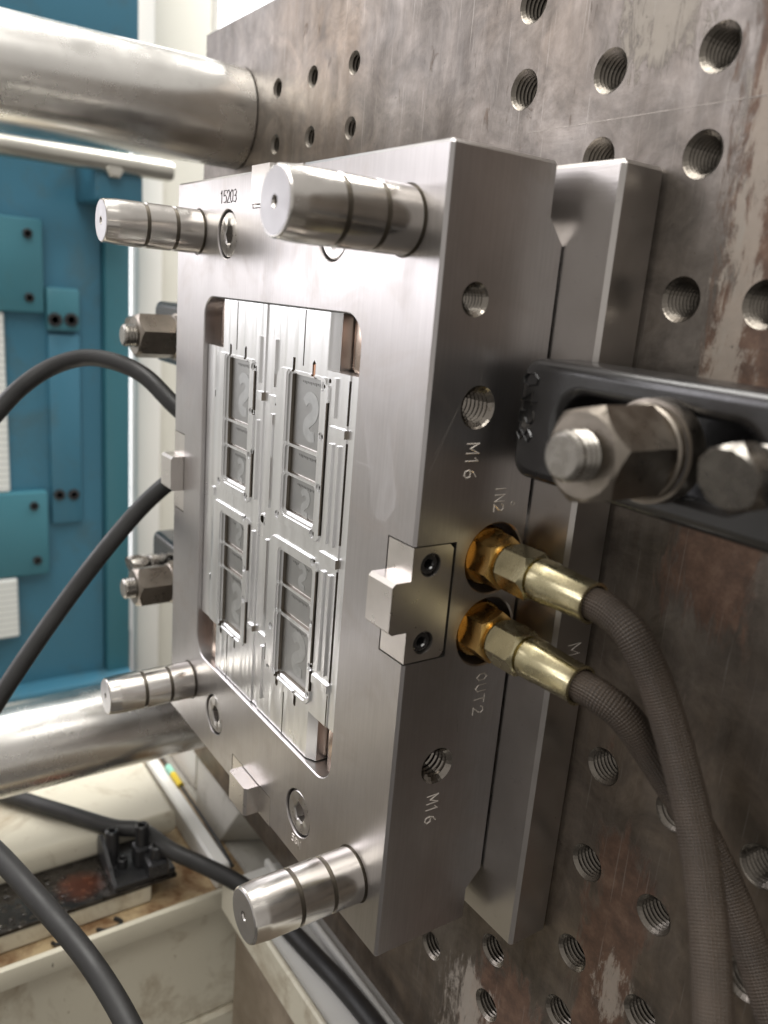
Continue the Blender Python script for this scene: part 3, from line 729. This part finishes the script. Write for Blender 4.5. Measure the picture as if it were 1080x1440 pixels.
# stepped relief: runs of equal depth become one flat quad, every step a vertical wall
def addq(p): b = len(verts); verts.extend(p); faces.append((b, b + 1, b + 2, b + 3))
for i in range(nx):
    x0, x1 = IX0 + i * st, IX0 + (i + 1) * st; j = 0
    while j < nz:
        if not KEEP[i][j]: j += 1; continue
        k = j
        while k < nz and KEEP[i][k] and abs(DEP[i][k] - DEP[i][j]) < 1e-7: k += 1
        y = Y0 + DEP[i][j]; addq([(x0, y, IZ0 + j * st), (x1, y, IZ0 + j * st), (x1, y, IZ0 + k * st), (x0, y, IZ0 + k * st)]); j = k
BK = .029
def dv(i, j):
    if 0 <= i < nx and 0 <= j < nz and KEEP[i][j]: return Y0 + DEP[i][j]
    return BK
for i in range(nx + 1):
    j = 0; x = IX0 + i * st
    while j < nz:
        a_, b_ = dv(i - 1, j), dv(i, j)
        if abs(a_ - b_) < 1e-7: j += 1; continue
        k = j
        while k < nz and abs(dv(i - 1, k) - a_) < 1e-7 and abs(dv(i, k) - b_) < 1e-7: k += 1
        addq([(x, a_, IZ0 + j * st), (x, b_, IZ0 + j * st), (x, b_, IZ0 + k * st), (x, a_, IZ0 + k * st)]); j = k
for j in range(nz + 1):
    i = 0; z = IZ0 + j * st
    while i < nx:
        a_, b_ = dv(i, j - 1), dv(i, j)
        if abs(a_ - b_) < 1e-7: i += 1; continue
        k = i
        while k < nx and abs(dv(k, j - 1) - a_) < 1e-7 and abs(dv(k, j) - b_) < 1e-7: k += 1
        addq([(IX0 + i * st, a_, z), (IX0 + i * st, b_, z), (IX0 + k * st, b_, z), (IX0 + k * st, a_, z)]); i = k
me = bpy.data.meshes.new('cavity_insert'); me.from_pydata(verts, [], faces); me.materials.append(MAT['insert']); me.materials.append(MAT['wall_shade'])
for p_ in me.polygons:   # shade in grooves and cavities painted in: darker colour on the deeper walls
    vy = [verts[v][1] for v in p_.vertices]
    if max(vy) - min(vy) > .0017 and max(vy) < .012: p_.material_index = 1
ins = put('cavity_insert', me, mould)
ins['label'] = 'bright milled insert with four rows of recessed cavities'
# etched cavity floors, each with its curved emblem and a row of tick marks
def emblem(mb, cx, cz, h, y, flip=1):
    pts = [(-.28, .34), (-.10, .50), (.16, .48), (.30, .28), (.22, .06), (.02, -.08), (-.14, -.22), (-.12, -.40), (.06, -.50), (.30, -.48)]
    if flip < 0: pts = [(-a, -b) for a, b in pts]
    pr = [Vector((cx + a * h, cz + b * h)) for a, b in pts]
    Q = []
    for i in range(len(pr) - 1):
        p0, p1, p2, p3 = pr[max(i - 1, 0)], pr[i], pr[i + 1], pr[min(i + 2, len(pr) - 1)]
        for k in range(4):
            t = k / 4; Q.append(.5 * ((2 * p1) + (-p0 + p2) * t + (2 * p0 - 5 * p1 + 4 * p2 - p3) * t * t + (-p0 + 3 * p1 - 3 * p2 + p3) * t ** 3))
    Q.append(pr[-1]); A = []; B = []
    for i, q in enumerate(Q):
        d = (Q[min(i + 1, len(Q) - 1)] - Q[max(i - 1, 0)]).normalized(); nn = Vector((-d.y, d.x)) * h * (.13 + .04 * math.sin(PI * i / len(Q)))
        A.append(q + nn); B.append(q - nn)
    mb.rings([[(p.x, y, p.y) for p in A + B[::-1]], [(p.x, y - .00012, p.y) for p in A + B[::-1]]], False, True)
for k, b in enumerate(CAV):
    yf = Y0 + .0045
    cf = MB().box(b[0] + .0004, b[1] - .0004, yf - .0003, yf + .0005, b[2] + .0004, b[3] - .0004, .0001).build('cavity_floor', 'cavity', ins)
    hgt = min(b[3] - b[2], .030)
    low = k >= 6
    if k % 3 != 1:
        e_ = MB(); emblem(e_, (b[0] + b[1]) / 2 + .001, (b[2] + b[3]) / 2 - (.002 if not low else 0), hgt * .62, yf - .00032, 1); e_.build('etched_emblem', 'etch', cf)
    t_ = MB()
    for q in range(11):
        xq = b[0] + .008 + q * .0016; zq = b[3] - .0025 if not low or k % 3 else b[3] - .003
        hq = .0009 + .0006 * ((q * 7) % 3) / 2
        t_.box(xq, xq + .0005, yf - .00042, yf - .0003, zq - hq, zq)
    tk = t_.build('tick_marks', 'tick', cf); tk['kind'] = 'stuff'
for (xa, xb, xc, za, zb) in ((-.2198, -.2085, -.1976, .2598, .2855), (-.0734, -.0625, -.0514, .2612, .2855), (-.2198, -.2085, -.1964, .0620, .0886), (-.0714, -.0618, -.0514, .0620, .0873)):
    wb = MB().box(xa, xb, .0110, .0298, za, zb, .0012, 2); wb.build('wear_block', 'bronze', mould)
    MB().box(xb + .0001, xc, .0050, .0298, za, zb, .0012, 2).build('wear_block', 'bronze', mould)
MB().box(-.0932, -.0912, Y0 + .0015, Y0 + .0034, .2556, .2618, .0003).build('copper_core_pin', 'copper', ins)

# ------------------------------------------------------------------ clamps
def hexnut(mb, y0, y1, ap, c): mb.hexa(y0, y1, ap, c, 'Y', .26, .16)
def clamp(sx, x_in, z, label, long=.20):
    """sx=+1 clamp lies to the right of the mould, -1 to the left; x_in = inner end"""
    t = thing('mould_clamp', label, 'clamp', (x_in + sx * .07, .0853, z), 'clamps holding the mould on the platen')
    X = lambda d: x_in + sx * d
    yf, yb = .037, .0608
    mb = MB(); outl = rrect(min(X(0), X(long)), max(X(0), X(long)), z - .0235, z + .0235, .007, 5)
    slot = rrect(min(X(.022), X(.105)), max(X(.022), X(.105)), z - .0125, z + .0125, .0124, 8)
    def ins_(loop, d): # shrink towards the loop's centre line
        cx0 = sum(p[0] for p in loop) / len(loop); w = max(abs(p[0] - cx0) for p in loop); h = max(abs(p[1] - z) for p in loop)
        return [(cx0 + (p[0] - cx0) * (w - d) / w, z + (p[1] - z) * (h - d) / h) for p in loop]
    inner = ins_(outl, .0042); sl_o = ins_(slot, -.0034)
    mb.sheet(inner, [sl_o], lambda a, b: (a, yf, b))
    RF = .0042
    fil = [[(a, yf + RF * (1 - math.cos(t_)), b) for a, b in ins_(outl, RF * (1 - math.sin(t_)))] for t_ in (0, .4, .8, 1.2, PI / 2)]
    mb.rings(fil + [[(a, yb, b) for a, b in outl]], False, True)
    mb.rings([[(a, yf + .0034 * (1 - math.cos(t_)), b) for a, b in ins_(slot, -.0034 * (1 - math.sin(t_)))] for t_ in (0, .4, .8, 1.2, PI / 2)] + [[(a, yb - .002, b) for a, b in slot]], False, True)
    mb.build('clamp_bar', 'black_oxide', t, 40)
    ax = (X(.070), 0, z)
    MB().lathe([(.0290, .0158), (.0292, .0172), (.0355, .0176), (.0368, .0170)], ax, 'Y', 48, False, False).build('washer', 'nut', t)
    nb = MB(); hexnut(nb, -.0015, .0262, .0143, ax); nb.lathe([(.0255, .0150), (.0262, .0158), (.0285, .0158), (.0290, .0150)], ax, 'Y', 48, True, True)
    nb.build('hex_nut', 'nut', t, 30)
    pf = [(-.0100, .0064), (-.0098, .0068), (-.0088, .0078)]; y = -.0088
    while y < .001:
        pf += [(y + .0006, .0080), (y + .0012, .0080), (y + .0018, .0072)]; y += .0022
    MB().lathe(pf + [(.004, .0075)], ax, 'Y', 36, True, True).build('stud', 'stud', t, 24)
    # jack screw at the outer end
    ax2 = (X(.112), 0, z + .0015)
    jb = MB(); jb.hexa(.010, .024, .0092, ax2, 'Y', .35, .42); jb.lathe([(.024, .0075), (.026, .0090), (.031, .0090), (.037, .0088)], ax2, 'Y', 32, True, False)
    rj = random.Random(5)
    for v in jb.bm.verts:
        if v.co.y < .022: v.co += Vector((rj.uniform(-1, 1), rj.uniform(-.6, .6), rj.uniform(-1, 1))) * .00035; v.co.y += (v.co.z - z) * -.30 + (v.co.x - ax2[0]) * .15
    jb.build('jack_screw', 'stud', t, 30)
    return t
ct = clamp(1, .0095, .2535, 'black steel clamp bar with big worn hex nut right of the mould')
m_ = MB(); lettering(m_, '0458', .0085, lambda a, b, k: (.0128 + .0072 - b * .9, .037 - k * 5, .2735 - .002 - a), .0010, .85, .00016)
m_.build('raised_lettering', 'black_oxide', ct, 0)
clamp(-1, -.2765, .2535, 'upper clamp with hex nut and stud behind the left edge of the mould', .14)
clamp(-1, -.2765, .0615, 'lower clamp with hex nut and stud behind the left edge of the mould', .14)

# ------------------------------------------------------------------ coolant hoses with fittings on the right side
def coolant(z, path, label):
    t = thing('coolant_hose', label, 'hose', (0, FY, z), 'braided hoses plugged into the mould side')
    c = (0, FY, z)
    MB().lathe([(-.018, .0132), (-.0045, .0132), (-.0035, .0126), (-.0035, .0060)], c, 'X', 40, False, False).build('socket_ring', 'brass', t)
    mb = MB(); mb.hexa(-.006, .0085, .0105, c, 'X', .35, .10); mb.lathe([(-.012, .0118), (-.007, .0118), (-.006, .0112)], c, 'X', 32, True, True); mb.build('brass_fitting', 'brass', t, 30)
    mb = MB(); mb.lathe([(.0080, .0070), (.0095, .0092), (.0100, .0094)], c, 'X', 32, True, False); mb.hexa(.0100, .0265, .0092, c, 'X', .10, .16); mb.build('hex_coupling', 'pale_brass', t, 30)
    mb = MB(); P = [(.0262, .0068), (.0276, .0066), (.0278, .0082), (.0286, .0090), (.0345, .0090), (.0352, .0087), (.0540, .0080), (.0565, .0083), (.0567, .0071), (.0540, .0069)]
    L = []
    for tt, rr in P:   # crimped ferrule: shallow flats along the sleeve
        L.append([(c[0] + tt, c[1] + rr * (1 - (.035 if .034 < tt < .0555 else 0) * (.5 + .5 * math.cos(8 * 2 * PI * i / 64))) * math.cos(2 * PI * i / 64), c[2] + rr * (1 - (.035 if .034 < tt < .0555 else 0) * (.5 + .5 * math.cos(8 * 2 * PI * i / 64))) * math.sin(2 * PI * i / 64)) for i in range(64)])
    mb.rings(L, True, False); mb.build('crimped_ferrule', 'pale_brass', t, 40)
    MB().tube([(.050, FY, z), (.057, FY, z)] + path, .0065, 24, 12).build('hose', 'hose', t)
coolant(.1899, [(.0652, .0442, .1890), (.0758, .0450, .1835), (.087, .0483, .1675), (.1009, .0496, .1433), (.1146, .0465, .1215), (.1285, .0386, .1007), (.1412, .0289, .0796), (.1548, .016, .0561), (.168, .002, .02)], 'upper braided hose with brass fitting, screwed in beside the IN2 stamp')
coolant(.1557, [(.0662, .0445, .1553), (.076, .0495, .1494), (.0878, .0597, .1314), (.103, .067, .1124), (.1187, .0696, .0932), (.1328, .0688, .0755), (.1484, .0648, .0578), (.165, .058, .038), (.18, .05, .01)], 'lower braided hose with brass fitting, screwed in above the OUT2 stamp')

# ------------------------------------------------------------------ black rubber hoses
def cable(pts, label, r=.0088, cat='hose'):
    return tag(MB().tube(pts, r, 20, 10).build('rubber_hose', 'rubber'), label, cat, 'black rubber hoses round the mould')
cable([(-.266, .032, .185), (-.285, .022, .199), (-.3015, .0113, .2111), (-.3218, -.001, .2271), (-.3407, -.0151, .2346), (-.3595, -.0321, .2356), (-.3707, -.0514, .2279), (-.3734, -.0702, .2147), (-.3734, -.087, .1972), (-.368, -.112, .166), (-.35, -.16, .09)], 'black rubber hose arching up from the left side of the mould', .0061)
cable([(-.266, .030, .176), (-.286, .024, .170), (-.3023, .0124, .1571), (-.3095, -.0072, .1368), (-.3114, -.0318, .108), (-.3122, -.0563, .0764), (-.3074, -.0816, .0452), (-.3017, -.1062, .013), (-.2953, -.1302, -.0202), (-.285, -.17, -.07)], 'black rubber hose sloping straight down to the left from the mould', .0061)
cable([(-.47, -.11, -.150), (-.4193, -.069, -.1525), (-.3848, -.0421, -.1525), (-.3530, -.0165, -.1530), (-.338, .003, -.1535), (-.3027, .0153, -.153), (-.2783, .0299, -.154), (-.2405, .0500, -.1555), (-.205, .059, -.157), (-.165, .064, -.157), (-.124, .069, -.157), (-.080, .0712, -.157), (.0, .0712, -.157), (.2, .0712, -.157)], 'black rubber hose crossing the slab and lying along the white beam', .0066)
cable([(-.2477, -.1414, -.0351), (-.2079, -.1245, -.0421), (-.1686, -.1095, -.052), (-.1289, -.0948, -.0638), (-.0921, -.0851, -.0777), (-.0593, -.0814, -.0925), (-.03, -.08, -.115)], 'black rubber hose crossing the lower left corner in front of the base', .0063)

# ------------------------------------------------------------------ black hose bracket on the rail
hb = thing('hose_bracket', 'oily black bracket with socket head bolts standing on the wet rail', 'bracket', (-.33, .0, -.1795))
MB().box(-.362, -.3065, -.028, .0215, -.1801, -.1745, .001).build('foot_plate', 'blackmetal', hb)
MB().box(-.3330, -.3180, -.0075, .0060, -.1748, -.156, .002).build('jaw', 'blackmetal', hb)
MB().box(-.3205, -.3015, -.0020, .0145, -.1748, -.161, .002).build('jaw', 'blackmetal', hb)
lv = MB(); lv.prism([(-.352, -.1745), (-.352, -.156), (-.346, -.152), (-.340, -.155), (-.309, -.1745)], lambda a, b, h: (a, h, b), -.0295, -.0262); lv.build('lever', 'blackmetal', hb)
for (x, y, z0, z1, r_) in ((-.3375, -.0215, -.1746, -.144, .0056), (-.3255, -.0006, -.1746, -.138, .0054), (-.3105, .0063, -.1746, -.150, .0058), (-.3277, -.0162, -.1746, -.166, .0042)):
    mb = MB(); n = 24
    def ring(rad, z, k=0, x=x, y=y):
        return [(x + rad * ((.88 / math.cos((2 * PI * i / n) % (PI / 3) - PI / 6)) if k else 1) * math.cos(2 * PI * i / n), y + rad * ((.88 / math.cos((2 * PI * i / n) % (PI / 3) - PI / 6)) if k else 1) * math.sin(2 * PI * i / n), z) for i in range(n)]
    mb.rings([ring(r_, z0), ring(r_, z1 - .0008), ring(r_ - .0008, z1), ring(r_ * .62, z1), ring(r_ * .55, z1 - .0004, 1), ring(r_ * .55, z1 - .005, 1)], False, True)
    mb.build('socket_bolt', 'blackmetal', hb, 30)
tag(MB().tube([(-.297, -.045, -.1995), (-.291, -.040, -.198), (-.291, -.030, -.198), (-.296, -.027, -.1985), (-.302, -.030, -.1995)], .0016, 8, 6).build('black_shaving', 'rubber'), 'curled black shaving lying in the rust stained channel', 'shaving', 'black scraps in the channel')
tag(MB().tube([(-.299, -.078, -.1985), (-.294, -.076, -.197), (-.293, -.069, -.197), (-.298, -.067, -.1985)], .0014, 8, 6).build('black_shaving', 'rubber'), 'smaller black loop of scrap nearer the left end of the channel', 'shaving', 'black scraps in the channel')

dm = MB(); rnd = random.Random(3)
for k in range(70):
    x = rnd.uniform(-.354, -.309); y = rnd.uniform(-.17, -.055); r_ = rnd.choice((.0007, .0010, .0014, .0022)) * rnd.uniform(.8, 1.2)
    dm.lathe([(-.0002, r_), (r_ * .22, r_ * .94), (r_ * .42, r_ * .7), (r_ * .52, r_ * .35), (r_ * .54, r_ * .02)], (x, y, -.1802), 'Z', 10, False, True)
dr = dm.build('coolant_droplets', 'droplet'); dr['kind'] = 'stuff'; dr['label'] = 'scattered coolant droplets on the wet slide rail'; dr['category'] = 'droplets'
